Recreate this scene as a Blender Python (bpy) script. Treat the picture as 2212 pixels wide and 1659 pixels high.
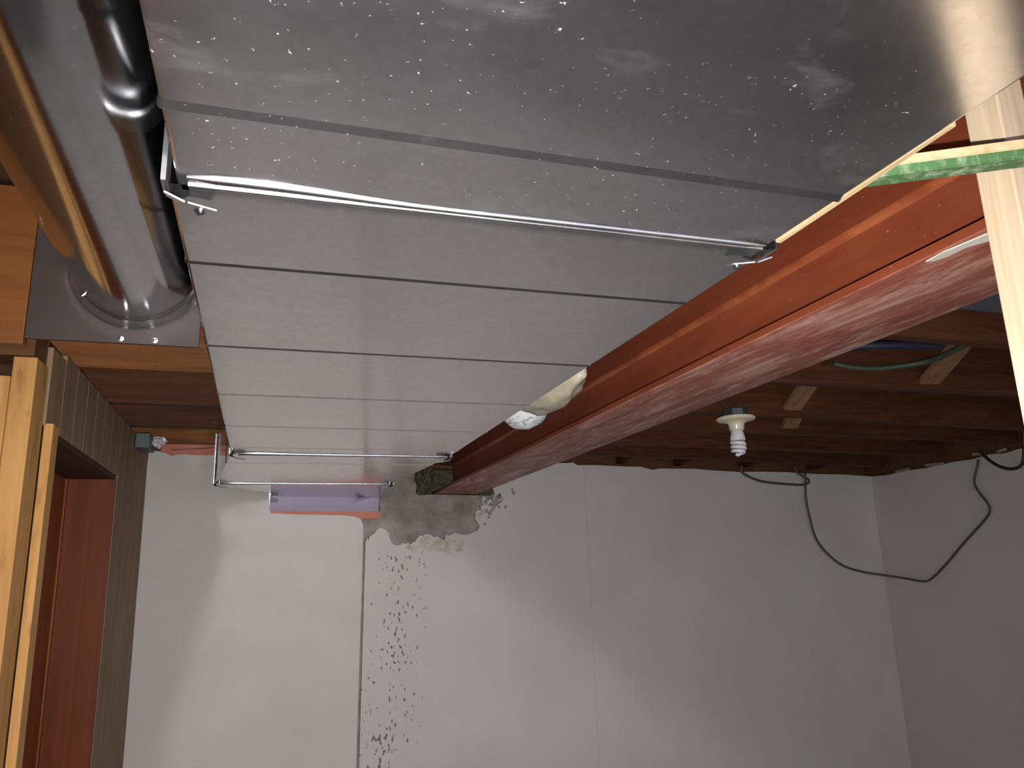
import bpy, bmesh, math, random
from mathutils import Vector, Matrix, Euler, noise as mnoise

random.seed(7)
S = bpy.context.scene
C = S.collection
for o in list(bpy.data.objects):
    bpy.data.objects.remove(o)

# ------------------------------------------------------------------ camera
# world: X right, Y towards the far wall (the way the ducts and the steel beam run), Z up, lens at z = 0
YAW, PITCH, ROLL = math.radians(17.972), math.radians(13.569), math.radians(-1.784)
FWD = Vector((math.sin(YAW) * math.cos(PITCH), math.cos(YAW) * math.cos(PITCH), math.sin(PITCH)))
RGT = Vector((math.cos(YAW), -math.sin(YAW), 0))
UPV = RGT.cross(FWD)
R2 = RGT * math.cos(ROLL) + UPV * math.sin(ROLL)
U2 = UPV * math.cos(ROLL) - RGT * math.sin(ROLL)
cam_d = bpy.data.cameras.new('camera')
cam = bpy.data.objects.new('camera', cam_d)
C.objects.link(cam)
cam.matrix_world = Matrix(((R2.x, U2.x, -FWD.x, 0), (R2.y, U2.y, -FWD.y, 0), (R2.z, U2.z, -FWD.z, 0), (0, 0, 0, 1)))
cam_d.sensor_fit = 'HORIZONTAL'
cam_d.sensor_width = 36.0
cam_d.lens = 36.0 * 1660.6 / 2212
cam_d.clip_start = 0.01
S.camera = cam

# ------------------------------------------------------------------ world, light, exposure
w = bpy.data.worlds.new('world'); S.world = w; w.use_nodes = True
w.node_tree.nodes['Background'].inputs[0].default_value = (0.86, 0.86, 1.0, 1)
w.node_tree.nodes['Background'].inputs[1].default_value = 1.3

# the phone's flash, two centimetres below the lens: it lights the place in the photograph
fl = bpy.data.lights.new('phone_flash', 'SPOT')
fl.energy = 112
fl.spot_size = math.radians(126)
fl.spot_blend = 1.0
fl.shadow_soft_size = 0.003
fl.color = (1.0, 0.975, 0.945)
flo = bpy.data.objects.new('phone_flash', fl); C.objects.link(flo)
flo.location = -U2 * 0.022
aim = (FWD - U2 * 0.15 - R2 * 0.06).normalized()
flo.rotation_euler = aim.to_track_quat('-Z', 'Y').to_euler()

S.view_settings.view_transform = 'Standard'
S.view_settings.look = 'None'
S.view_settings.gamma = 1
S.view_settings.use_curve_mapping = False
S.view_settings.exposure = 0.0
S.cycles.blur_glossy = 0.1      # keep the light thrown on the wall by the shiny duct
S.cycles.max_bounces = 5
S.cycles.sample_clamp_indirect = 60
S.cycles.use_guiding = True
S.cycles.diffuse_bounces = 2
S.cycles.glossy_bounces = 3
S.cycles.use_adaptive_sampling = True
S.cycles.adaptive_threshold = 0.08

# ------------------------------------------------------------------ helpers
def lin(c):
    return tuple((v / 255 / 12.92) if v / 255 <= 0.04045 else ((v / 255 + 0.055) / 1.055) ** 2.4 for v in c) + (1,)

class NT:
    def __init__(s, name, rough=0.6, metal=0.0):
        s.m = bpy.data.materials.new(name); s.m.use_nodes = True
        s.t = s.m.node_tree; s.b = s.t.nodes['Principled BSDF']
        s.b.inputs['Roughness'].default_value = rough; s.b.inputs['Metallic'].default_value = metal
        s._o = None
    def n(s, typ, **kw):
        x = s.t.nodes.new(typ)
        for k, v in kw.items():
            if k.startswith('i_'):
                key = k[2:]; key = int(key) if key.isdigit() else key.replace('_', ' ')
                x.inputs[key].default_value = v
            else: setattr(x, k, v)
        return x
    def l(s, a, b): s.t.links.new(a, b)
    def obj(s):
        if not s._o: s._o = s.n('ShaderNodeTexCoord').outputs['Object']
        return s._o
    def mapped(s, scale=(1, 1, 1), loc=(0, 0, 0), rot=(0, 0, 0)):
        m = s.n('ShaderNodeMapping'); s.l(s.obj(), m.inputs[0])
        m.inputs['Scale'].default_value = scale; m.inputs['Location'].default_value = loc; m.inputs['Rotation'].default_value = rot
        return m.outputs[0]
    def noise(s, scale, vec=None, detail=4, rough=0.55, dist=0.0):
        x = s.n('ShaderNodeTexNoise'); x.inputs['Scale'].default_value = scale; x.inputs['Detail'].default_value = detail
        x.inputs['Roughness'].default_value = rough; x.inputs['Distortion'].default_value = dist
        s.l(vec or s.obj(), x.inputs['Vector']); return x.outputs['Fac']
    def ramp(s, fac, stops):
        r = s.n('ShaderNodeValToRGB'); e = r.color_ramp.elements
        while len(e) < len(stops): e.new(0.5)
        for k, (p, c) in enumerate(stops):
            e[k].position = p; e[k].color = c if len(c) == 4 else (c[0], c[1], c[2], 1)
        s.l(fac, r.inputs[0]); return r.outputs[0]
    def mr(s, v, a, b, c=0.0, d=1.0):
        x = s.n('ShaderNodeMapRange'); x.inputs[1].default_value = a; x.inputs[2].default_value = b
        x.inputs[3].default_value = c; x.inputs[4].default_value = d; s.l(v, x.inputs[0]); return x.outputs[0]
    def math(s, op, a, b=None):
        x = s.n('ShaderNodeMath', operation=op)
        for k, v in ((0, a), (1, b)):
            if v is None: continue
            if isinstance(v, (int, float)): x.inputs[k].default_value = v
            else: s.l(v, x.inputs[k])
        return x.outputs[0]
    def mix(s, fac, a, b):
        x = s.n('ShaderNodeMix', data_type='RGBA')
        for k, v in ((0, fac), (6, a), (7, b)):
            if isinstance(v, (int, float)): x.inputs[k].default_value = v
            elif isinstance(v, tuple): x.inputs[k].default_value = v
            else: s.l(v, x.inputs[k])
        return x.outputs[2]
    def col(s, v):
        if isinstance(v, tuple): s.b.inputs['Base Color'].default_value = v
        else: s.l(v, s.b.inputs['Base Color'])
    def bump(s, h, strength=0.3, dist=0.01):
        b = s.n('ShaderNodeBump'); b.inputs['Strength'].default_value = strength; b.inputs['Distance'].default_value = dist
        s.l(h, b.inputs['Height']); s.l(b.outputs[0], s.b.inputs['Normal'])
    def sep(s):
        x = s.n('ShaderNodeSeparateXYZ'); s.l(s.obj(), x.inputs[0]); return x.outputs

# ------------------------------------------------------------------ materials
def plain(name, rgb, rough=0.6, metal=0.0):
    t = NT(name, rough, metal); t.col(lin(rgb)); return t.m

def galvanised(name, base=(0.56, 0.565, 0.575), rough=0.2, dust=0.3, wob=0.25, veil=0.0):
    t = NT(name, rough, 1.0)
    vor = t.n('ShaderNodeTexVoronoi'); vor.inputs['Scale'].default_value = 120; t.l(t.obj(), vor.inputs['Vector'])
    sp = t.mr(vor.outputs['Color'], 0, 1, 0.93, 1.05)
    sm = t.noise(9, detail=5, rough=0.65, dist=0.6)
    streak = t.noise(6, t.mapped((1.2, 6, 6)), detail=6)
    v = t.math('MULTIPLY', sp, t.mr(streak, 0.3, 0.75, 0.965, 1.025))
    cm = t.n('ShaderNodeVectorMath', operation='SCALE'); cm.inputs[0].default_value = base; t.l(v, cm.inputs['Scale'])
    t.col(cm.outputs[0])
    r = t.mr(sm, 0.3, 0.75, rough * 0.85, rough * 1.35); t.l(r, t.b.inputs['Roughness'])
    t.bump(t.noise(3.2, detail=1.5), wob, 0.004)
    if dust > 0:
        # white specks and rubbed chalky smudges of drywall dust lying on the metal
        spk = t.noise(185, detail=2.5, rough=0.7)
        clus = t.noise(5.5, detail=3)
        a = t.math('MULTIPLY', t.mr(spk, 0.675, 0.76), t.mr(clus, 0.36, 0.62))
        sm2 = t.noise(7, t.mapped((1, 1.6, 1), (3, 1, 0), (0, 0, 0.5)), detail=7, rough=0.62, dist=0.4)
        b2 = t.math('MULTIPLY', t.mr(sm2, 0.56, 0.85), 0.12)
        fac = t.math('MULTIPLY', t.math('MAXIMUM', a, b2), dust)
        fac = t.math('ADD', fac, t.mr(t.noise(2.4, t.mapped((1, 1.3, 1), (0.4, 0.2, 0)), detail=4), 0.3, 0.7, veil * 0.3, veil))
        d = t.n('ShaderNodeBsdfDiffuse'); d.inputs[0].default_value = (0.62, 0.61, 0.64, 1)
        mx = t.n('ShaderNodeMixShader'); t.l(fac, mx.inputs[0]); t.l(t.b.outputs[0], mx.inputs[1]); t.l(d.outputs[0], mx.inputs[2])
        t.l(mx.outputs[0], t.t.nodes['Material Output'].inputs[0])
    return t.m

def wood(name, dark, light, axis=0, rough=0.65, scale=1.0, knots=False, contrast=(0.3, 0.7)):
    t = NT(name, rough)
    sc = [26 * scale] * 3; sc[axis] = 1.3 * scale
    g = t.noise(1.6, t.mapped(tuple(sc)), detail=7, rough=0.62, dist=1.1)
    c = t.ramp(g, [(contrast[0], lin(dark)), (contrast[1], lin(light))])
    big = t.noise(2.3, detail=3)
    c = t.mix(t.mr(big, 0.35, 0.7, 0.0, 0.3), c, lin(tuple(v * 0.75 for v in dark)))
    if knots:
        v = t.n('ShaderNodeTexVoronoi'); v.inputs['Scale'].default_value = 9
        ms = [1.0, 1.0, 1.0]; ms[axis] = 0.8; t.l(t.mapped(tuple(ms)), v.inputs['Vector'])
        c = t.mix(t.mr(v.outputs['Distance'], 0.13, 0.22, 0.9, 0.0), c, lin((88, 52, 26)))
        st = t.noise(9, t.mapped((3, 3, 0.7)), detail=5)
        c = t.mix(t.mr(st, 0.56, 0.68, 0.0, 0.55), c, lin((122, 84, 56)))
    t.b.inputs['Specular IOR Level'].default_value = 0.22
    t.col(c); t.bump(g, 0.15, 0.002); return t.m

M = {}
M['galv'] = galvanised('galvanised_sheet', (0.68, 0.675, 0.68), 0.145, 0.16, 0.25, 0.004)
M['galv_dusty'] = galvanised('galvanised_sheet_dusty', (0.64, 0.635, 0.65), 0.165, 0.65, 0.25, 0.034)
M['galv_bright'] = galvanised('galvanised_fold', (0.74, 0.74, 0.75), 0.27, 0, 0.1)
M['galv_lilac'] = plain('galvanised_trim', (190, 180, 204), 0.4, 0.35)  # lilac reflection of the metal put into its base colour
M['galv_pipe'] = galvanised('galvanised_pipe', (0.52, 0.525, 0.54), 0.13, 0.10, 0.15)
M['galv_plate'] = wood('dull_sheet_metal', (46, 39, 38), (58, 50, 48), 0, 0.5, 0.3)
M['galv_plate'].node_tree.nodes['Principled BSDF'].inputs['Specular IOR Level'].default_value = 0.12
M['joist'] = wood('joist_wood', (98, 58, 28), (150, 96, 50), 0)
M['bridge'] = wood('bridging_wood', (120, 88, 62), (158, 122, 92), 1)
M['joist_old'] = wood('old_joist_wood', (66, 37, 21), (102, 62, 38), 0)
M['pine_z'] = wood('pine_upright', (184, 128, 66), (228, 178, 112), 2, 0.6, 0.8, True, (0.25, 0.75))
M['pine_pale'] = wood('pine_pale', (206, 180, 146), (232, 212, 184), 2, 0.6, 1.4)
M['pine_y'] = wood('pine_strip', (176, 150, 112), (214, 192, 154), 1, 0.6, 1.2)
M['wood_y'] = wood('brown_wood_y', (84, 50, 28), (126, 80, 46), 1)
M['wood_dark'] = wood('dark_wood', (86, 58, 38), (118, 80, 54), 0)
M['plate_reflection'] = wood('orange_brown_reflection', (84, 48, 20), (108, 66, 30), 0, 0.4)  # orange reflection in the plate, put into the colour
M['sub'] = wood('subfloor_board', (74, 44, 26), (108, 68, 40), 0, 0.75, 0.4)
M['door'] = wood('stained_door', (132, 66, 30), (160, 90, 46), 2, 0.5, 0.5)
M['jamb'] = wood('stained_jamb', (102, 46, 20), (130, 66, 32), 2, 0.5, 0.5)
M['panelling'] = wood('grey_brown_panelling', (132, 108, 84), (166, 140, 112), 2, 0.7, 0.9)
M['header'] = wood('dark_header', (58, 38, 26), (84, 54, 36), 1)
M['white_ceramic'] = plain('cream_porcelain', (222, 212, 184), 0.25)
M['cfl'] = plain('frosted_tube', (236, 234, 240), 0.35)
M['cfl_base'] = plain('white_plastic', (228, 224, 224), 0.4)
M['box_metal'] = plain('dark_zinc', (92, 100, 104), 0.45, 0.7)
M['cable_black'] = plain('black_cable', (44, 44, 48), 0.45)
M['cable_grey'] = plain('grey_brown_cable', (88, 80, 78), 0.5)
M['cable_green'] = plain('dark_green_cable', (58, 70, 54), 0.5)
M['cable_blue'] = plain('dark_blue_hose', (40, 42, 58), 0.5)
M['pink'] = plain('pink_insulation', (206, 132, 112), 0.9)
M['grey_sheet'] = plain('dull_grey_board', (84, 86, 92), 0.7)
M['foil'] = plain('crumpled_foil', (206, 204, 206), 0.35)
M['screw'] = plain('zinc_screw', (196, 198, 204), 0.25, 1.0)
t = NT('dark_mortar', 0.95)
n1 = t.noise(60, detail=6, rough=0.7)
t.col(t.ramp(n1, [(0.3, lin((58, 52, 44))), (0.7, lin((122, 114, 102)))])); t.bump(n1, 0.8, 0.01); M['pocket_mortar'] = t.m  # dark mortar for the packing and the back of the pocket

t = NT('green_paint_board', 0.6)
sx = t.sep()
edge = t.noise(70, t.mapped((1, 1, 0.5)), detail=7, rough=0.7)
gp = t.mr(edge, 0.45, 0.66)
c = t.mix(gp, lin((68, 104, 60)), lin((150, 164, 136)))
t.col(c); M['green'] = t.m

t = NT('drywall_left', 0.8)
n1 = t.noise(2.2, detail=3); n2 = t.noise(60, detail=3)
c = t.ramp(n1, [(0.3, lin((206, 200, 194))), (0.7, lin((215, 209, 203)))]); t.col(c)
t.bump(n2, 0.06, 0.002); M['drywall'] = t.m

t = NT('drywall_spotted', 0.8)
n1 = t.noise(2.2, detail=3); n2 = t.noise(60, detail=3)
base = t.ramp(n1, [(0.3, lin((206, 199, 194))), (0.7, lin((215, 208, 204)))])
x, y, z = t.sep()
mould = t.noise(1.0, t.mapped((78, 1, 38)), detail=1.2, rough=0.5)
# a trail of small dark spots runs down below the broken hole
cen = t.math('ADD', 1.02, t.math('MULTIPLY', z, 0.11))
dx = t.math('ABSOLUTE', t.math('SUBTRACT', x, cen))
band = t.mr(dx, 0.0, 0.15, 1.0, 0.0)
top = t.mr(z, 0.11, 0.07, 0.0, 1.0)
dens = t.noise(7, t.mapped((1, 1, 1), (0, 2.3, 0.4)), detail=2)
thr = t.math('ADD', mould, t.math('MULTIPLY', t.math('MULTIPLY', band, top), t.mr(dens, 0.3, 0.65, 0.03, 0.17)))
fac = t.math('MULTIPLY', t.math('MULTIPLY', t.mr(thr, 0.70, 0.745), 0.85), t.math('MULTIPLY', top, t.mr(dx, 0.13, 0.16, 1.0, 0.0)))
base = t.mix(t.mr(t.math('ABSOLUTE', t.math('SUBTRACT', x, 1.935)), 0.0, 0.0025, 0.3, 0.0), base, lin((150, 142, 138)))
t.col(t.mix(fac, base, lin((92, 84, 80))))
t.bump(n2, 0.06, 0.002); M['drywall_spot'] = t.m

t = NT('concrete', 0.95)
n1 = t.noise(9, detail=7, rough=0.65); n2 = t.noise(45, detail=6, rough=0.7); n3 = t.noise(4.5, t.mapped((1, 1, 1.6), (1, 0, 2)), detail=3)
c = t.ramp(n1, [(0.3, lin((132, 124, 116))), (0.7, lin((186, 178, 169)))])
c = t.mix(t.mr(n3, 0.55, 0.7, 0, 0.5), c, lin((126, 98, 72)))
t.col(c); t.bump(n2, 0.7, 0.01); M['concrete'] = t.m

t = NT('torn_paper', 0.95)
n1 = t.noise(30, detail=6, rough=0.7)
t.col(t.ramp(n1, [(0.3, lin((178, 162, 138))), (0.7, lin((226, 220, 212)))])); t.bump(n1, 0.8, 0.004); M['torn'] = t.m

t = NT('floor_concrete', 0.9)
n1 = t.noise(1.7, detail=5); n2 = t.noise(6, detail=5)
c = t.ramp(n1, [(0.3, lin((112, 108, 108))), (0.7, lin((140, 135, 136)))])
t.col(c); M['floor'] = t.m

# red oxide primer: flat on the web, scraped and smeared with plaster on the underside
t = NT('red_oxide_paint', 0.42)
n1 = t.noise(5, t.mapped((6, 1, 6)), detail=5); n2 = t.noise(150, detail=2)
c = t.ramp(n1, [(0.3, lin((124, 60, 38))), (0.7, lin((140, 72, 46)))])
sp = t.math('MULTIPLY', t.mr(n2, 0.735, 0.77), 0.6)
t.col(t.mix(sp, c, lin((214, 170, 150)))); t.bump(t.noise(30, detail=3), 0.08, 0.002); M['beam'] = t.m
t = NT('red_oxide_scraped', 0.5)
n1 = t.noise(4.0, t.mapped((7, 1.1, 1), (0, 0.7, 0), (0, 0, 0.12)), detail=9, rough=0.68, dist=0.5)
n2 = t.noise(16, t.mapped((4, 0.8, 1), (0, 0, 0), (0, 0, -0.2)), detail=7, rough=0.7)
n3 = t.noise(2.6, detail=3)
c = t.ramp(n1, [(0.34, lin((134, 64, 46))), (0.48, lin((156, 92, 76))), (0.60, lin((190, 142, 126))), (0.72, lin((214, 190, 180)))])
c = t.mix(t.math('MULTIPLY', t.mr(n2, 0.55, 0.72), t.mr(n3, 0.4, 0.6)), c, lin((206, 182, 172)))
t.col(c); t.bump(n1, 0.2, 0.002); M['beam_under'] = t.m
t = NT('red_oxide_fillet', 0.4)
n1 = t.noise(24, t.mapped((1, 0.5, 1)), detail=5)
t.col(t.ramp(n1, [(0.35, lin((138, 68, 42))), (0.65, lin((168, 94, 58)))])); M['beam_fillet'] = t.m  # lighter red for the upper left fillet of the beam
M['white_paint'] = plain('white_paint', (226, 218, 206), 0.5)
M['red_paint'] = plain('bright_red_paint', (160, 30, 26), 0.45)

t = NT('beige_plastic', 0.4)
n1 = t.noise(14, detail=5)
t.col(t.ramp(n1, [(0.3, lin((158, 148, 124))), (0.7, lin((196, 188, 166)))])); t.bump(n1, 0.5, 0.01); M['beige'] = t.m
t = NT('white_label_plastic', 0.4)
n1 = t.noise(60, t.mapped((1, 1, 3)), detail=4)
t.col(t.ramp(n1, [(0.36, lin((120, 122, 130))), (0.46, lin((218, 220, 224)))])); M['white_rim'] = t.m

# ------------------------------------------------------------------ mesh tools
def box(bm, x0, x1, y0, y1, z0, z1, bev=0.0):
    v = [bm.verts.new(p) for p in ((x0, y0, z0), (x1, y0, z0), (x1, y1, z0), (x0, y1, z0), (x0, y0, z1), (x1, y0, z1), (x1, y1, z1), (x0, y1, z1))]
    f = [bm.faces.new([v[i] for i in q]) for q in ((0, 3, 2, 1), (4, 5, 6, 7), (0, 1, 5, 4), (1, 2, 6, 5), (2, 3, 7, 6), (3, 0, 4, 7))]
    if bev:
        es = list({e for ff in f for e in ff.edges})
        bmesh.ops.bevel(bm, geom=es, offset=bev, segments=2, affect='EDGES', profile=0.6)
    return bm

def bar(bm, p0, p1, wid, hgt, up=(0, 0, 1), bev=0.0):
    """square-cut bar from p0 to p1"""
    p0, p1 = Vector(p0), Vector(p1); d = (p1 - p0).normalized(); u = Vector(up)
    s = d.cross(u).normalized(); u = s.cross(d).normalized()
    v = []
    for p in (p0, p1):
        for a, b in ((-1, -1), (1, -1), (1, 1), (-1, 1)):
            v.append(bm.verts.new(p + s * a * wid / 2 + u * b * hgt / 2))
    f = [bm.faces.new([v[i] for i in q]) for q in ((0, 1, 2, 3), (7, 6, 5, 4), (0, 4, 5, 1), (1, 5, 6, 2), (2, 6, 7, 3), (3, 7, 4, 0))]
    if bev:
        es = list({e for ff in f for e in ff.edges}); bmesh.ops.bevel(bm, geom=es, offset=bev, segments=2, affect='EDGES')
    return bm

def prism(bm, poly, d0, d1):
    """polygon in (x, z), extruded along y from d0 to d1"""
    a = [bm.verts.new((x, d0, z)) for x, z in poly]; b = [bm.verts.new((x, d1, z)) for x, z in poly]
    bm.faces.new(a); bm.faces.new(b[::-1])
    n = len(poly)
    for i in range(n):
        j = (i + 1) % n; bm.faces.new((a[i], b[i], b[j], a[j]))
    return bm

def lathe(bm, prof, cen, n=28, cap=True):
    rings = []
    for r, z in prof:
        rings.append([bm.verts.new((cen[0] + r * math.cos(2 * math.pi * k / n), cen[1] + r * math.sin(2 * math.pi * k / n), z)) for k in range(n)])
    for a, b in zip(rings, rings[1:]):
        for k in range(n):
            bm.faces.new((a[k], a[(k + 1) % n], b[(k + 1) % n], b[k]))
    if cap:
        bm.faces.new(rings[0][::-1]); bm.faces.new(rings[-1])
    return bm

def tube(bm, pts, r, n=8):
    pts = [Vector(p) for p in pts]; rings = []; u = None
    for i, p in enumerate(pts):
        d = (pts[min(i + 1, len(pts) - 1)] - pts[max(i - 1, 0)]).normalized()
        if u is None:
            u = d.orthogonal().normalized()
        u = (u - d * u.dot(d)).normalized(); s = d.cross(u)
        rr = r[i] if isinstance(r, (list, tuple)) else r
        rings.append([bm.verts.new(p + (u * math.cos(2 * math.pi * k / n) + s * math.sin(2 * math.pi * k / n)) * rr) for k in range(n)])
    for a, b in zip(rings, rings[1:]):
        for k in range(n):
            bm.faces.new((a[k], a[(k + 1) % n], b[(k + 1) % n], b[k]))
    bm.faces.new(rings[0][::-1]); bm.faces.new(rings[-1])
    return bm

def spline(pts, k=8):
    P = [Vector(p) for p in pts]; P = [P[0] * 2 - P[1]] + P + [P[-1] * 2 - P[-2]]; out = []
    for i in range(1, len(P) - 2):
        a, b, c, d = P[i - 1:i + 3]
        for j in range(k):
            q = j / k
            out.append(0.5 * ((2 * b) + (c - a) * q + (2 * a - 5 * b + 4 * c - d) * q * q + (3 * b - a - 3 * c + d) * q ** 3))
    out.append(P[-2]); return out

def obj(name, bm, mat, parent=None, smooth=False, recalc=True):
    if recalc: bmesh.ops.recalc_face_normals(bm, faces=bm.faces)
    me = bpy.data.meshes.new(name); bm.to_mesh(me); bm.free()
    if smooth:
        for p in me.polygons: p.use_smooth = True
    for mm in (mat if isinstance(mat, (list, tuple)) else [mat]): me.materials.append(M[mm])
    o = bpy.data.objects.new(name, me); C.objects.link(o)
    if parent is not None: o.parent = parent
    return o

def smooth_angle(o, deg=35):
    me = o.data
    for p in me.polygons: p.use_smooth = True
    bm = bmesh.new(); bm.from_mesh(me)
    for e in bm.edges:
        e.smooth = not (len(e.link_faces) == 2 and e.calc_face_angle(0) > math.radians(deg))
    bm.to_mesh(me); bm.free(); return o

def thing(name, label, cat, loc=(0, 0, 0), group=None):
    o = bpy.data.objects.new(name, None); C.objects.link(o); o.location = loc; o.empty_display_size = 0.05
    o['label'] = label; o['category'] = cat
    if group: o['group'] = group
    return o

def tag(o, label, cat, group=None):
    o['label'] = label; o['category'] = cat
    if group: o['group'] = group
    return o

def struct(o): o['kind'] = 'structure'; return o
B = bmesh.new

bx0n, bx1n = 0.735, 0.92
ZJ = 0.51          # underside of the floor joists
FLOOR = -1.72

# ------------------------------------------------------------------ setting
struct(obj('floor', box(B(), -3.2, 3.6, -2.6, 4.3, FLOOR - 0.1, FLOOR), 'floor'))
ceil = struct(obj('ceiling', box(B(), -3.2, 3.8, -2.6, 4.3, 0.745, 0.765), 'sub'))

# far wall: concrete foundation (with the beam pocket) faced with drywall; local x runs along the wall, local z up
WR = math.atan(0.11)
wall = struct(obj('wall_far', prism(B(), [(-0.3, FLOOR), (4.2, FLOOR), (4.2, 0.46), (1.47, 0.46), (1.455, 0.335), (1.15, 0.338), (1.10, 0.332), (1.085, 0.345), (1.09, 0.38), (1.075, 0.40), (1.083, 0.44), (1.068, 0.47), (1.075, 0.50), (0.93, 0.50), (0.925, 0.24), (0.455, 0.24), (0.45, 0.46), (-0.3, 0.46)], 0.02, 0.26), 'concrete'))
wall.location = (-0.44, 3.26, 0); wall.rotation_euler = (0, 0, WR)
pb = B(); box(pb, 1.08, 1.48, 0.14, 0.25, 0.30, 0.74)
# rough mortar packed into the pocket beside the beam
k0 = B(); bmesh.ops.create_icosphere(k0, subdivisions=4, radius=1.0)
for v in k0.verts:
    c = v.co.copy(); q = 1 + 0.35 * mnoise.noise(c * 2.1) + 0.2 * mnoise.noise(c * 5.5) + 0.1 * mnoise.noise(c * 13)
    v.co = Vector((1.125 + c.x * 0.06 * q, 0.10 + c.y * 0.07 * q, 0.425 + c.z * 0.10 * q))
obj('mortar_packing', k0, 'pocket_mortar', wall)
obj('beam_pocket', pb, 'pocket_mortar', wall)

left_poly = [(0.0, FLOOR), (0.0, 0.497), (0.039, 0.492), (0.06, 0.486), (0.085, 0.475), (0.105, 0.482), (0.132, 0.484), (0.165, 0.481), (0.24, 0.484), (0.33, 0.482), (0.449, 0.486),
             (0.463, 0.254), (0.52, 0.250), (0.569, 0.248), (0.683, 0.246), (0.77, 0.243), (0.809, 0.239), (0.836, 0.229), (0.848, 0.205), (0.849, 0.14), (0.834, -0.744), (0.82, FLOOR)]
p = obj('drywall_panel', prism(B(), left_poly, 0.0, 0.0127), 'drywall', wall); p['label'] = 'left drywall sheet with a cut notch for the duct'
hole = [(0.862, 0.134), (0.866, 0.150), (0.872, 0.139), (0.877, 0.157), (0.886, 0.160), (0.897, 0.168), (0.905, 0.180), (0.914, 0.187), (0.929, 0.19), (0.947, 0.181), (0.959, 0.167), (0.965, 0.147), (0.971, 0.127), (0.991, 0.116), (1.012, 0.118), (1.020, 0.128), (1.027, 0.122), (1.045, 0.126), (1.055, 0.119), (1.063, 0.125), (1.078, 0.132), (1.084, 0.143),
        (1.099, 0.158), (1.112, 0.155), (1.124, 0.163), (1.148, 0.159), (1.162, 0.149), (1.179, 0.153), (1.195, 0.140), (1.21, 0.136), (1.216, 0.144), (1.216, 0.159), (1.235, 0.156), (1.26, 0.167), (1.283, 0.161), (1.305, 0.158), (1.337, 0.163), (1.352, 0.172), (1.369, 0.175), (1.381, 0.196), (1.374, 0.207), (1.367, 0.22), (1.358, 0.232), (1.363, 0.244), (1.360, 0.256), (1.371, 0.268), (1.382, 0.266), (1.391, 0.274), (1.386, 0.284), (1.401, 0.292), (1.392, 0.307), (1.410, 0.302), (1.425, 0.31), (1.432, 0.322), (1.445, 0.323), (1.459, 0.341), (1.45, 0.369)]
rtop = [(1.453, 0.485), (1.535, 0.492), (1.70, 0.490), (1.843, 0.495), (1.876, 0.499), (1.898, 0.486), (2.0, 0.489), (2.17, 0.486), (2.26, 0.488), (2.31, 0.478), (2.335, 0.474), (2.39, 0.482), (2.596, 0.485), (2.75, 0.478), (2.9, 0.475), (3.05, 0.480), (3.225, 0.481), (3.45, 0.475), (3.641, 0.477), (3.87, 0.470)]
right_poly = [(0.832, FLOOR), (0.846, -0.744), (0.859, 0.14)] + hole + rtop + [(3.87, FLOOR)]
p = obj('drywall_panel', prism(B(), right_poly, 0.0, 0.0127), 'drywall_spot', wall); p['label'] = 'right drywall sheet with ragged broken hole and dark spots'
tb = prism(B(), [(1.093, 0.132), (1.108, 0.150), (1.13, 0.157), (1.15, 0.151), (1.167, 0.146), (1.19, 0.136), (1.213, 0.131), (1.235, 0.142), (1.26, 0.147), (1.301, 0.137), (1.304, 0.11), (1.296, 0.088), (1.262, 0.083), (1.228, 0.076), (1.20, 0.088), (1.182, 0.088), (1.16, 0.080), (1.135, 0.09), (1.105, 0.102)], -0.0015, 0.002)
obj('torn_paper', tb, 'torn', wall)
def flake(u, v, r):
    n = 7; a0 = random.random() * 6
    return prism(B(), [(u + r * random.uniform(.5, 1.1) * math.cos(a0 + k * 2 * math.pi / n), v + r * random.uniform(.5, 1.1) * math.sin(a0 + k * 2 * math.pi / n)) for k in range(n)], -0.004, 0.002)
for (u, v, r) in ((1.05, .108, .022), (1.09, .112, .02), (1.075, .095, .016), (1.385, .24, .018), (1.395, .262, .014), (1.40, .318, .016)):
    obj('plaster_flake', flake(u, v, r), 'torn', wall)
# grey plaster scabs where the mud has fallen off to the right of the hole
for (u, v, r) in ((1.462, .305, .02), (1.475, .328, .018), (1.447, .29, .013), (1.415, .262, .012), (1.425, .235, .009), (1.552, .346, .011), (1.548, .36, .008), (1.405, .205, .008), (1.485, .308, .010)):
    obj('plaster_scab', flake(u, v, r), 'concrete', wall).location.y = 0.0028

for k in range(26):
    u, v = random.gauss(1.455, 0.028), random.gauss(0.30, 0.03)
    if u < 1.40 or v > 0.345: continue
    obj('plaster_scab', flake(u, v, random.uniform(0.004, 0.013)), 'concrete', wall).location.y = 0.0028
# right wall
rw = prism(B(), [(-2.6, FLOOR), (-2.6, 0.49), (0.5, 0.486), (1.6, 0.484), (2.2, 0.487), (2.45, 0.478), (2.6, 0.482), (2.72, 0.484), (2.8, 0.474), (2.88, 0.482), (2.98, 0.471), (3.1, 0.474), (3.275, 0.466), (3.42, 0.470), (3.55, 0.462), (3.72, 0.47), (3.72, FLOOR)], 0, 0.0127)
for v in rw.verts: v.co = Vector((3.40 + v.co.y, v.co.x, v.co.z))
struct(obj('wall_right', rw, 'drywall'))
for i, (y, l, z) in enumerate(((2.90, .07, .488), (2.78, .05, .492), (3.15, .12, .474), (3.38, .10, .476))):
    o = obj('drywall_scrap', bar(B(), (3.392, y, z), (3.394, y + l, z + 0.006 * (-1) ** i), 0.016, 0.014, bev=0.003), 'concrete', bpy.data.objects['wall_right'])

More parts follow.
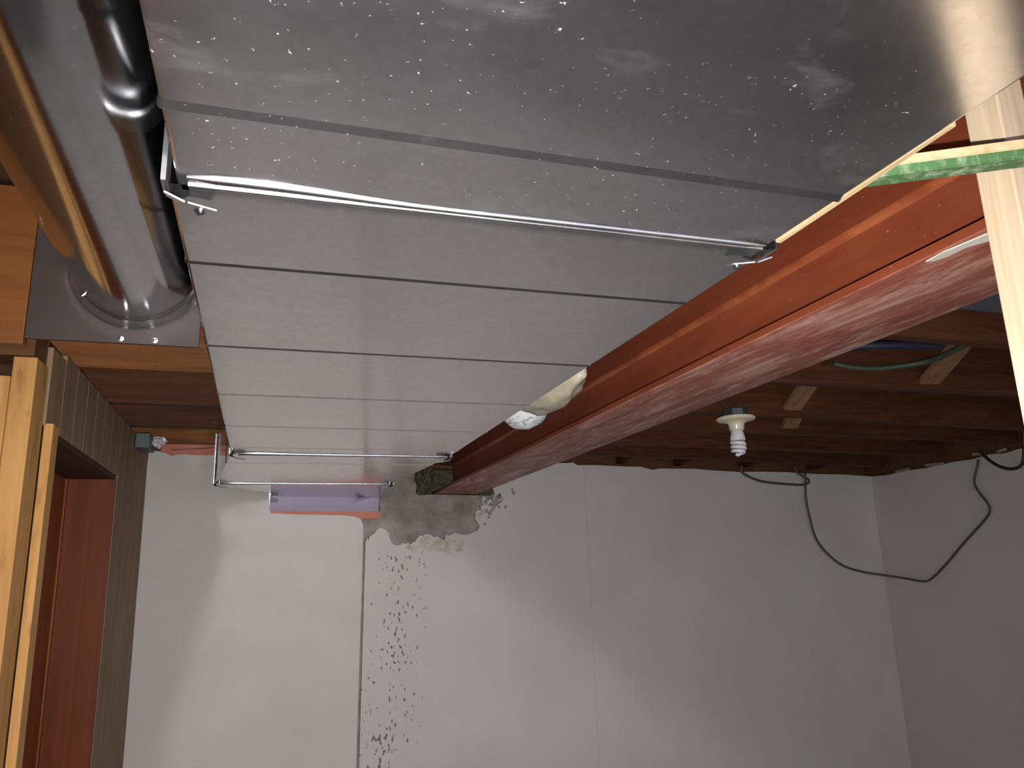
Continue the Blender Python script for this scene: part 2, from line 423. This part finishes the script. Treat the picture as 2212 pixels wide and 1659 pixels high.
# left wall: framing with grey-brown panelling and a doorway
XL = -0.442
wl = B()
def yz(poly, x0, x1, bm):
    a = [bm.verts.new((x0, y, z)) for y, z in poly]; b = [bm.verts.new((x1, y, z)) for y, z in poly]
    bm.faces.new(a); bm.faces.new(b[::-1]); n = len(poly)
    for i in range(n):
        j = (i + 1) % n; bm.faces.new((a[i], b[i], b[j], a[j]))
yz([(1.80, FLOOR), (1.80, 0.505), (3.262, 0.505), (3.262, FLOOR), (2.66, FLOOR), (2.66, 0.322), (1.845, 0.322), (1.845, FLOOR)], XL - 0.125, XL - 0.012, wl)
wleft = struct(obj('wall_left', wl, 'header'))
edges = [1.79, 1.91, 2.03, 2.15, 2.27, 2.39, 2.51, 2.61]
for a, b in zip(edges, edges[1:]):     # panelling boards over the door
    obj('panelling_board', box(B(), XL - 0.011, XL, a + 0.0012, b - 0.0012, 0.322, 0.505 if a > 1.85 else 0.49, 0.0015), 'panelling', wleft)
edges = [2.66, 2.78, 2.90, 3.02, 3.14, 3.258]
obj('panelling_board', box(B(), XL - 0.011, XL, 2.6112, 2.6588, 0.322, 0.505, 0.0015), 'panelling', wleft)
for a, b in zip(edges, edges[1:]):
    obj('panelling_board', box(B(), XL - 0.011, XL, a + 0.0012, b - 0.0012, FLOOR, 0.505, 0.0015), 'panelling', wleft)
# jamb and door leaf set back in the opening
obj('jamb', box(B(), XL - 0.138, XL - 0.002, 2.652, 2.70, FLOOR, 0.316, 0.002), 'jamb', wleft)
obj('head_jamb', box(B(), XL - 0.138, XL - 0.004, 1.85, 2.66, 0.310, 0.324, 0.002), 'header', wleft)
d1 = struct(obj('door_1', box(B(), XL - 0.18, XL - 0.138, 1.82, 2.645, FLOOR + 0.01, 0.312, 0.003), 'door'))
obj('door_edge_strip', box(B(), XL - 0.1385, XL - 0.132, 2.636, 2.652, FLOOR + 0.01, 0.309, 0.002), 'door', d1)

# unseen boarded partition added beside the camera for brown reflections in the pipe
wp = obj('wall_near_added', box(B(), -0.98, -0.95, -2.2, 1.80, FLOOR, 0.505), 'wood_y'); struct(wp)
struct(obj('wall_side_added', box(B(), -0.98, -0.57, 1.80, 1.9, FLOOR, 0.505), 'wood_dark'))  # unseen panel added so reflections miss the open world
# ------------------------------------------------------------------ floor joists
GJ = 'floor joists overhead'
def joist(label, xa, ya, xb, yb, mat, th=0.038, h=0.235, z=ZJ):
    d = Vector((xb - xa, yb - ya, 0))
    o = obj('floor_joist', bar(B(), (xa, ya, z + h / 2), (xb, yb, z + h / 2), th, h, bev=0.003), mat)
    return tag(o, label, 'joist', GJ)
LJ = [(2.027, 'nearest orange joist left of the rectangular duct, just beyond the metal plate'),
      (2.434, 'second joist left of the duct, darker than the orange one before it'),
      (2.815, 'dim brown third joist left of the duct'),
      (3.156, 'last orange lit joist left of the duct, by the far wall')]
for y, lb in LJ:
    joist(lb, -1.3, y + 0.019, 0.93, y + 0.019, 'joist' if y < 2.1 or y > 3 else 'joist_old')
RJ = [(1.372, 1.461, 'nearest joist right of the steel beam, beside the grey board'),
      (1.844, 1.894, 'second joist right of the beam, with the green cable in front'),
      (2.231, 2.441, 'third joist right of the beam, level with the lampholder plate'),
      (2.581, 2.716, 'fourth joist right of the beam, behind the white base of the bulb'),
      (2.926, 3.141, 'fifth joist right of the beam, behind the spiral tip of the bulb'),
      (3.191, 3.561, 'last joist right of the beam, along the top of the far wall')]
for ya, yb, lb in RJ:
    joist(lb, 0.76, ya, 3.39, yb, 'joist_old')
# cross bridging between the joists
GB = 'diagonal bridging between joists'
for (xa, ya, za, xb, yb, zb, lb) in (
        (1.98, 1.845, .535, 1.90, 1.43, .72, 'diagonal wood bridging between first and second joist right of beam'),
        (1.80, 2.285, .535, 1.75, 1.90, .72, 'pale diagonal wood bridging between second and third joist'),
        (2.04, 2.62, .535, 2.00, 2.345, .72, 'diagonal wood bridging between third and fourth joist')):
    o = obj('bridging', bar(B(), (xa, ya, za), (xb, yb, zb), 0.068, 0.019, bev=0.002), 'bridge'); tag(o, lb, 'brace', GB)
GK = 'blocking along the far wall'
for k, (x, lb) in enumerate(((1.71, 'short block above far wall nearest to the beam'), (2.06, 'second short block above the far wall from the beam'), (2.49, 'third short block above far wall, over the cable loop'), (2.98, 'last short block above far wall, near the corner'))):
    y0 = 3.191 + (x - .76) * .1407 + 0.021; y1 = 3.3084 + .11 * x + 0.05
    o = obj('joist_block', box(B(), x - 0.019, x + 0.019, y0, y1, ZJ - 0.004, 0.73, 0.002), 'joist_old'); tag(o, lb, 'block', GK)
rim = bar(B(), (-0.6, 3.3084 - .066 + .09, 0.603), (3.5, 3.3084 + .385 + .09, 0.603), 0.038, 0.283)
tag(obj('rim_joist', rim, 'wood_dark'), 'dark rim board behind the top of the far wall', 'board')
nb = box(B(), bx0n, bx1n, -0.9, 3.40, 0.4915, 0.5095, 0.001)
tag(obj('nailer_board', nb, 'wood_y'), 'wood nailer board lying on top of the red steel beam', 'board')
tag(obj('rim_joist', box(B(), 3.415, 3.453, -2.6, 3.75, 0.44, 0.745), 'wood_dark'), 'dark board added to close the gap above the right wall', 'board')  # added to stop world light leaking in over the wall
# pink insulation strip over the left drywall
ins = bar(B(), (-0.40, 3.29, 0.512), (0.02, 3.336, 0.512), 0.02, 0.07)
tag(obj('insulation_strip', ins, 'pink'), 'pink insulation strip above the left drywall beside the duct', 'insulation')
tag(obj('wire', tube(B(), spline([(-0.36, 3.255, .497), (-0.30, 3.262, .502), (-0.2, 3.27, .511), (-0.14, 3.27, .514)]), 0.0012, 6), 'cable_black', smooth=True), 'thin black wire across the pink insulation strip', 'wire')

# grey board between beam and first joist, right
gb = box(B(), 0.95, 3.2, 0.72, 1.195, 0.512, 0.528, 0.002)
tag(obj('ceiling_board', gb, 'grey_sheet'), 'dark grey board under the joists right of the beam', 'board')

# ------------------------------------------------------------------ steel beam
bx0, bx1, bz0, bz1 = 0.7265, 0.928, 0.340, 0.491
xc = (bx0 + bx1) / 2; tf, tw, fr = 0.013, 0.0085, 0.014
prof = []
def arc(cx, cz, r, a0, a1, n=6):
    return [(cx + r * math.cos(math.radians(a0 + (a1 - a0) * k / n)), cz + r * math.sin(math.radians(a0 + (a1 - a0) * k / n))) for k in range(n + 1)]
e = 0.003
prof += arc(bx0 + e, bz0 + e, e, 180, 270, 3) + arc(bx1 - e, bz0 + e, e, 270, 360, 3)
prof += [(bx1, bz0 + tf)] + arc(xc + tw / 2 + fr * .6, bz0 + tf + fr * .6, fr * .6, 270, 180) + arc(xc + tw / 2 + fr, bz1 - tf - fr, fr, 180, 90)
prof += [(bx1, bz1 - tf), (bx1, bz1), (bx0, bz1), (bx0, bz1 - tf)] + arc(xc - tw / 2 - fr, bz1 - tf - fr, fr, 90, 0) + arc(xc - tw / 2 - fr * .6, bz0 + tf + fr * .6, fr * .6, 0, -90) + [(bx0, bz0 + tf)]
bm = prism(B(), prof, -0.9, 3.47)
bmesh.ops.recalc_face_normals(bm, faces=bm.faces)
for f in bm.faces:
    cm = f.calc_center_median()
    if f.normal.z < -0.5 and cm.z < bz0 + 0.004: f.material_index = 1
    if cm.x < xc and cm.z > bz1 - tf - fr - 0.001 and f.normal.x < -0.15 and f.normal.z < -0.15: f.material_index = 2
beam = smooth_angle(obj('steel_beam', bm, ['beam', 'beam_under', 'beam_fillet']), 32)
tag(beam, 'rust red steel beam running to a pocket in the far wall', 'beam')
def blob(poly, z, mat, name, lab=None):
    bm = B(); a = [bm.verts.new((x, y, z)) for x, y in poly]; b = [bm.verts.new((x, y, z - 0.0012)) for x, y in poly]
    bm.faces.new(a); bm.faces.new(b[::-1]); n = len(poly)
    for i in range(n): bm.faces.new((a[i], b[i], b[(i + 1) % n], a[(i + 1) % n]))
    o = obj(name, bm, mat, beam)
    if lab: o['label'] = lab
    return o
blob([(0.733, .66), (0.741, .655), (0.746, .64), (0.745, .615), (0.752, .60), (0.762, .578), (0.770, .555), (0.765, .535), (0.750, .537), (0.741, .552), (0.737, .575), (0.734, .60), (0.730, .63)], bz0, 'white_paint', 'paint_smear', 'white paint smear')
blob([(0.742, .535), (0.751, .53), (0.755, .515), (0.748, .50), (0.741, .515)], bz0, 'red_paint', 'paint_smear', 'bright red paint spot')
blob([(0.732, .54), (0.738, .535), (0.741, .51), (0.734, .50), (0.7305, .52)], bz0, 'red_paint', 'paint_smear', 'bright red paint spot')

# ------------------------------------------------------------------ rectangular duct
ZD = 0.32; ZT = 0.492
duct = thing('rectangular_duct', 'large galvanised rectangular duct running overhead to the far wall', 'duct', (0.2, 1.2, ZD))
def rel(o, par):
    o.parent = par; o.matrix_parent_inverse = Matrix.Translation(-par.location); return o
def section(name, stations, beads, mat, lab=None):
    """stations: (y, x0, x1); shallow stamped beads cross the sheet at the listed y"""
    st = []
    def xat(y):
        for a, b in zip(stations, stations[1:]):
            if a[0] <= y <= b[0]:
                q = (y - a[0]) / (b[0] - a[0]); return a[1] + (b[1] - a[1]) * q, a[2] + (b[2] - a[2]) * q
        return stations[-1][1:]
    for y, x0, x1 in stations: st.append((y, 0.0))
    for y in beads:
        k = 1.7 if y < 0.6 else 1.0
        st += [(y - 0.0055 * k, 0.0), (y - 0.0005, -0.0013 * k), (y, -0.0013 * k), (y + 0.0006, 0.0)]
    st.sort()
    bm = B(); prev = None; r = 0.0035
    for y, ins in st:
        x0, x1 = xat(y); x0 += ins; x1 -= ins; z0 = ZD + ins; z1 = ZT - ins; ring = []
        for cx, cz, a0 in ((x0 + r, z0 + r, 180), (x1 - r, z0 + r, 270), (x1 - r, z1 - r, 0), (x0 + r, z1 - r, 90)):
            for k in range(4):
                a = math.radians(a0 + 30 * k); ring.append(bm.verts.new((cx + r * math.cos(a), y, cz + r * math.sin(a))))
        if prev:
            n = len(ring)
            for k in range(n): bm.faces.new((prev[k], prev[(k + 1) % n], ring[(k + 1) % n], ring[k]))
        prev = ring
    o = smooth_angle(obj(name, bm, mat), 12)
    if lab: o['label'] = lab
    return rel(o, duct)
section('duct_section', [(-0.62, -0.080, 0.488), (0.645, -0.081, 0.489)], [-0.30, 0.0, 0.225, 0.522], 'galv_dusty', 'dusty near duct section')
section('duct_section', [(0.636, -0.0885, 0.4975), (2.148, -0.0905, 0.5)], [0.81, 1.12, 1.43, 1.74, 2.035], 'galv')
section('duct_section', [(2.146, -0.092, 0.5015), (2.842, -0.166, 0.4445)], [2.32], 'galv')
section('duct_section', [(2.840, -0.168, 0.4465), (2.91, -0.168, 0.45), (3.17, 0.018, 0.462), (3.335, 0.025, 0.47)], [], 'galv')

def seam(y, x0, x1, big, lab=None):
    """S-shaped slip joint: a fat folded hem with a flat lip behind it, fuller at its left end"""
    bm = B(); prev = None; N = 24
    for i in range(N + 1):
        q = i / N; x = x0 + (x1 - x0) * q
        g = big * (1 + 1.3 * math.exp(-((q - 0.10) / 0.14) ** 2)) * min(1, q / 0.03 + .25) * min(1, (1 - q) / 0.03 + .25)
        wv = 0.9 + 0.1 * mnoise.noise(Vector((x * 9, y, 0)))
        e1 = math.exp(-((q - 0.09) / 0.16) ** 2); r1 = 0.0032 * big * (1 + 0.7 * e1) * min(1, (1 - q) / 0.03 + .3) * min(1, q / 0.02 + .4); o1 = -0.0045 - 0.009 * e1; r2 = 0.0027 * big
        A = (-25, -12, 0, 10, 20, 32, 46, 62, 80, 100, 120, 140, 160, 176)
        pr = [(o1 - r1 * math.cos(math.radians(t)), r1 * math.sin(math.radians(t))) for t in A] + [(0.003 - r2 * 1.02, 0.0004)]
        pr += [(0.003 - r2 * math.cos(math.radians(t)), 0.0006 + r2 * math.sin(math.radians(t))) for t in A] + [(0.0075, 0.0012), (0.026, 0.0012), (0.0262, -0.001)]
        row = [bm.verts.new((x, y + a * wv, ZD - b * wv)) for a, b in pr]
        if prev:
            for k in range(len(row) - 1): bm.faces.new((prev[k], prev[k + 1], row[k + 1], row[k]))
        prev = row
    o = smooth_angle(obj('slip_joint', bm, 'galv_bright', recalc=False), 50)
    for pl in o.data.polygons: pass
    if lab: o['label'] = lab
    return rel(o, duct)
seam(0.632, -0.072, 0.486, 1.0, 'shiny folded slip joint')
seam(2.145, -0.075, 0.494, 1.25)
seam(2.842, -0.150, 0.436, 1.25)

def screw(p, par, d=(0, 0, -1), r=0.0035):
    bm = B()
    lathe(bm, [(r * 1.25, 0), (r * 1.25, 0.0008), (r * .8, 0.001), (r * .8, 0.0035), (r * .45, 0.0042)], (0, 0), 10)
    q = Vector((0, 0, 1)).rotation_difference(Vector(d)).to_matrix().to_4x4()
    bm.transform(Matrix.Translation(p) @ q)
    o = smooth_angle(obj('screw', bm, 'screw'), 40); o.parent = par; o.matrix_parent_inverse = par.matrix_world.inverted() if par.type != 'EMPTY' else Matrix.Translation(-par.location)
    return o
def cleat(y, x, s, z1=ZT):
    """drive cleat up the side of a joint with its end folded under the duct"""
    bm = B(); box(bm, x - 0.0035, x + 0.0005, y - 0.013, y + 0.013, ZD - 0.002, z1) if s > 0 else box(bm, x - 0.0005, x + 0.0035, y - 0.013, y + 0.013, ZD - 0.002, z1)
    bar(bm, (x - s * 0.002, y + 0.010, ZD - 0.003), (x + s * 0.014, y + 0.013, ZD - 0.009), 0.030, 0.0013, up=(0, -0.35, 1))
    bar(bm, (x + s * 0.0135, y + 0.013, ZD - 0.009), (x + s * 0.036, y + 0.020, ZD - 0.0105), 0.026, 0.0013, up=(0, -0.35, 1))
    o = rel(smooth_angle(obj('drive_cleat', bm, 'galv_bright'), 30), duct)
    return o
C1 = cleat(0.640, -0.089, 1); cleat(0.640, 0.498, -1); cleat(2.147, -0.0925, 1); cleat(2.147, 0.502, -1); cleat(2.842, -0.169, 1); cleat(2.842, 0.447, -1)
screw((-0.064, 0.664, ZD - 0.009), duct, r=0.0045); screw((0.474, 0.664, ZD - 0.009), duct, r=0.0045)
for (x, y) in ((-0.085, 2.06), (0.49, 2.07), (-0.15, 2.80), (0.43, 2.80)): screw((x, y, ZD), duct)
# folded end panel and lip where the duct meets the cut in the drywall
ep = B()
bar(ep, (0.020, 3.316, 0.298), (0.470, 3.365, 0.298), 0.004, 0.078, up=(0, -0.42, 1))
o = rel(obj('end_panel', ep, 'galv_lilac'), duct); o['label'] = 'bright metal panel in the drywall notch'
tb = bar(B(), (0.020, 3.309, 0.312), (0.052, 3.313, 0.312), 0.003, 0.030, up=(0, -0.35, 1))
rel(obj('corner_tab', tb, 'galv_bright'), duct)
for k, (x0, x1, z) in enumerate(((0.37, 0.46, 0.322), (0.36, 0.43, 0.316))):
    rel(obj('folded_lip', bar(B(), (x0, 3.30, z - .012), (x1, 3.338, z + 0.008), 0.022, 0.0012, up=(0, 0.4, 1)), 'galv_bright'), duct)
# brown wood edge under the metal in the notch
tag(obj('notch_board', bar(B(), (0.022, 3.322, 0.246), (0.475, 3.372, 0.246), 0.012, 0.03, bev=0.001), 'pink'), 'thin reddish board edge at the bottom of the drywall notch', 'board')

# ------------------------------------------------------------------ round pipe and the plate it enters
pipe = thing('round_duct', 'round galvanised pipe running beside the rectangular duct', 'pipe', (-0.17, 0.3, 0.325))
bm = B(); PR = 0.075; pcx, pcz = -0.170, 0.400; prev = None; n = 56
for y in (-0.75, -0.3, 0.0, 0.3, 0.6, 0.9, 1.046):
    ring = [bm.verts.new((pcx + PR * math.cos(2 * math.pi * k / n), y, pcz + PR * math.sin(2 * math.pi * k / n))) for k in range(n)]
    if prev:
        for k in range(n): bm.faces.new((prev[k], prev[(k + 1) % n], ring[(k + 1) % n], ring[k]))
    prev = ring
rel(obj('pipe_body', bm, 'galv_pipe', smooth=True), pipe)
bm = B(); prev = None
for y, r in ((1.030, PR), (1.032, PR + .002), (1.036, PR + .003), (1.046, PR + .006), (1.049, PR + .009)):
    ring = [bm.verts.new((pcx + r * math.cos(2 * math.pi * k / n), y, pcz + r * math.sin(2 * math.pi * k / n))) for k in range(n)]
    if prev:
        for k in range(n): bm.faces.new((prev[k], prev[(k + 1) % n], ring[(k + 1) % n], ring[k]))
    prev = ring
rel(obj('collar', bm, 'galv_bright', smooth=True), pipe)
a = math.radians(222); screw((pcx + PR * math.cos(a), 1.022, pcz + PR * math.sin(a)), pipe, (math.cos(a), 0, math.sin(a)), 0.004)
plate = thing('duct_end_plate', 'flat metal plate the round pipe runs into', 'plate', (-0.3, 1.05, 0.3))
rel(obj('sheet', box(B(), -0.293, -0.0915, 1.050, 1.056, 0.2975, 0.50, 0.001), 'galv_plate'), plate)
o = rel(obj('reflection_panel', box(B(), -0.75, -0.294, 1.050, 1.068, 0.290, 0.50, 0.001), 'plate_reflection'), plate); o['label'] = 'orange brown reflection painted on the plate'  # timber reflected in the sheet, built as a wood-grained panel
screw((-0.345, 1.050, 0.392), plate, (0, -1, 0), 0.004)
for x in (-0.185, -0.145): screw((x, 1.050, 0.303), plate, (0, -1, 0), 0.003)

# ------------------------------------------------------------------ left studs by the doorway
GS = 'pine studs at the doorway'
tag(obj('stud', box(B(), -0.4885, -0.446, 1.70, 1.788, FLOOR, 0.443, 0.003), 'pine_z'), 'tall bright pine stud with knots beside the doorway, topmost', 'stud', GS)
tag(obj('stud', box(B(), -0.532, -0.4895, 1.70, 1.788, FLOOR, 0.403, 0.003), 'pine_z'), 'shorter pine stud at the left picture edge', 'stud', GS)
tag(obj('jamb_board', box(B(), -0.4455, -0.4275, 1.795, 1.842, FLOOR, 0.326, 0.0015), 'pine_z'), 'thin pine board edging the doorway next to the stud', 'board')
tag(obj('top_plate', box(B(), -0.94, -0.456, 1.712, 1.795, 0.448, 0.505, 0.003), 'wood_dark'), 'dark wooden plate above the studs', 'plate')
jb = thing('junction_box', 'small grey metal box with crumpled foil above the panelling', 'box', (-0.42, 3.02, 0.45))
rel(obj('box_body', box(B(), -0.441, -0.395, 2.93, 3.06, 0.455, 0.507, 0.002), 'box_metal'), jb)
bm = B(); bmesh.ops.create_icosphere(bm, subdivisions=3, radius=0.024, matrix=Matrix.Translation((-0.375, 3.02, 0.495)))
for v in bm.verts:
    d = v.co - Vector((-0.375, 3.02, 0.495)); v.co += d * (0.7 * mnoise.noise(v.co * 70)); v.co.z = min(v.co.z, 0.508)
rel(obj('foil', bm, 'foil'), jb)

# ------------------------------------------------------------------ right near: post, green board, packing strip
tag(obj('post', box(B(), 0.6835, 0.7215, 0.50, 0.538, FLOOR, 0.508, 0.002), 'pine_pale'), 'pale pine post standing against the steel beam', 'post')
g = thing('green_board', 'thin board with green painted edge crossing the red beam', 'board', (0.56, 0.46, 0.33))
p0, p1 = Vector((0.492, 0.4985, 0.3335)), Vector((0.665, 0.3965, 0.3335))
rel(obj('bare_wood', bar(B(), p0 + Vector((0, 0, .004)), p1 + Vector((0, 0, .004)), 0.020, 0.009, bev=0.001), 'pine_y'), g)
off = (p1 - p0).normalized().cross(Vector((0, 0, 1))); 
o = rel(obj('painted_edge', bar(B(), p0 + off * .001 - Vector((0, 0, .005)), p1 + off * .001 - Vector((0, 0, .005)), 0.019, 0.009, bev=0.001), 'green'), g); o['label'] = 'green painted edge'
tag(obj('packing_strip', bar(B(), (0.4925, 0.398, 0.3275), (0.4975, 0.622, 0.3275), 0.007, 0.012, bev=0.001), 'pine_y'), 'narrow wood strip wedged between the duct and the beam', 'strip')

# ------------------------------------------------------------------ wrapped bundle sticking out between duct and beam
bag = thing('wrapped_bundle', 'crumpled beige plastic bundle poking out between duct and beam', 'bundle', (0.57, 1.55, 0.34))
bm = B(); bmesh.ops.create_icosphere(bm, subdivisions=4, radius=1.0)
for v in bm.verts:
    c = v.co.copy(); q = 1 + 0.16 * mnoise.noise(c * 2.3) + 0.07 * mnoise.noise(c * 6)
    v.co = Vector((0.565 + c.x * 0.062 * q, 1.50 + c.y * 0.155 * q, 0.385 + c.z * 0.062 * q))
rel(obj('plastic_wrap', bm, 'beige', smooth=True), bag)
bm = B(); bmesh.ops.create_icosphere(bm, subdivisions=4, radius=1.0)
for v in bm.verts:
    c = v.co.copy(); q = 1 + 0.05 * mnoise.noise(c * 3)
    v.co = Vector((0.575 + c.x * 0.060 * q, 1.69 + c.y * 0.06 * q, 0.382 + c.z * 0.062 * q))
rel(obj('white_rim', bm, 'white_rim', smooth=True), bag)

# ------------------------------------------------------------------ lamp
LX, LY = 1.507, 2.205
lamp = thing('ceiling_lamp', 'spiral bulb in a cream porcelain lampholder under the joists', 'lamp', (LX, LY, 0.35))
rel(smooth_angle(obj('outlet_box', lathe(B(), [(0.042, 0.478), (0.044, 0.481), (0.044, 0.503), (0.040, 0.505)], (LX, LY), 8), 'box_metal'), 20), lamp)
rel(smooth_angle(obj('lampholder', lathe(B(), [(0.019, 0.432), (0.0235, 0.434), (0.0255, 0.442), (0.026, 0.452), (0.029, 0.458), (0.040, 0.463), (0.058, 0.466), (0.0635, 0.469), (0.065, 0.473), (0.0635, 0.477), (0.058, 0.479)], (LX, LY), 40), 'white_ceramic'), 50), lamp)
bulb = rel(smooth_angle(obj('bulb_base', lathe(B(), [(0.010, 0.397), (0.024, 0.398), (0.0255, 0.403), (0.0225, 0.418), (0.0195, 0.432), (0.014, 0.435)], (LX, LY), 32), 'cfl_base'), 50), lamp)
pts = []; TURN = 3.6
for k in range(150):
    q = k / 149; a = q * TURN * 2 * math.pi; rr = 0.0205 * (1 if q < .62 else max(0.12, math.cos((q - .62) / .38 * 1.45)))
    pts.append((LX + rr * math.cos(a), LY + rr * math.sin(a), 0.398 - 0.049 * q))
o = obj('spiral_tube', tube(B(), pts, 0.0062, 10), 'cfl', bulb, smooth=True); o.matrix_parent_inverse = Matrix.Translation(-lamp.location) if False else Matrix()
for i, ch in enumerate((o,)): ch.matrix_parent_inverse = Matrix.Identity(4)

# ------------------------------------------------------------------ cables
tag(obj('cable', tube(B(), spline([(2.43, 3.545, .505), (2.446, 3.562, .467), (2.551, 3.565, .426), (2.71, 3.58, .412), (2.862, 3.60, .411), (2.897, 3.604, .438), (2.826, 3.596, .475), (2.80, 3.59, .51)]), 0.0065), 'cable_grey', smooth=True), 'short grey cable loop hanging at the top of the far wall', 'cable')
tag(obj('cable', tube(B(), spline([(2.874, 3.596, .475), (2.868, 3.600, .409), (2.863, 3.602, .327), (2.871, 3.603, .25), (2.898, 3.606, .124), (2.968, 3.614, .036), (3.075, 3.626, -.034), (3.208, 3.636, -.071), (3.30, 3.60, -.09), (3.378, 3.497, -.114), (3.385, 3.397, -.128), (3.387, 3.339, -.114), (3.389, 3.235, -.043), (3.391, 3.133, .04), (3.391, 3.067, .09), (3.391, 2.979, .154), (3.389, 2.928, .199), (3.387, 2.922, .239), (3.387, 2.964, .307), (3.388, 2.981, .36), (3.388, 2.951, .426), (3.388, 2.935, .465)]), 0.0062), 'cable_grey', smooth=True), 'long grey cable sagging from far wall across the corner to right wall', 'cable')
tag(obj('cable', tube(B(), spline([(3.36, 2.887, .601), (3.36, 2.892, .528), (3.36, 2.884, .485), (3.36, 2.824, .424), (3.36, 2.756, .393), (3.36, 2.697, .398), (3.36, 2.669, .442), (3.36, 2.658, .51), (3.36, 2.65, .60)]), 0.008), 'cable_black', smooth=True), 'black cable loop hanging over the top of the right wall', 'cable')
tag(obj('cable', tube(B(), spline([(1.62, 1.84, .575), (1.678, 1.815, .558), (1.746, 1.785, .553), (1.817, 1.735, .556), (1.845, 1.671, .560), (1.835, 1.54, .575), (1.83, 1.45, .60)]), 0.009), 'cable_green', smooth=True), 'dark green cable strung between first and second joist right of beam', 'cable')
tag(obj('hose', tube(B(), spline([(1.40, 1.70, .570), (1.517, 1.629, .562), (1.591, 1.595, .560), (1.68, 1.583, .562), (1.75, 1.58, .566), (1.80, 1.57, .60)]), 0.012), 'cable_blue', smooth=True), 'dark blue hose lying between first and second joist', 'hose')
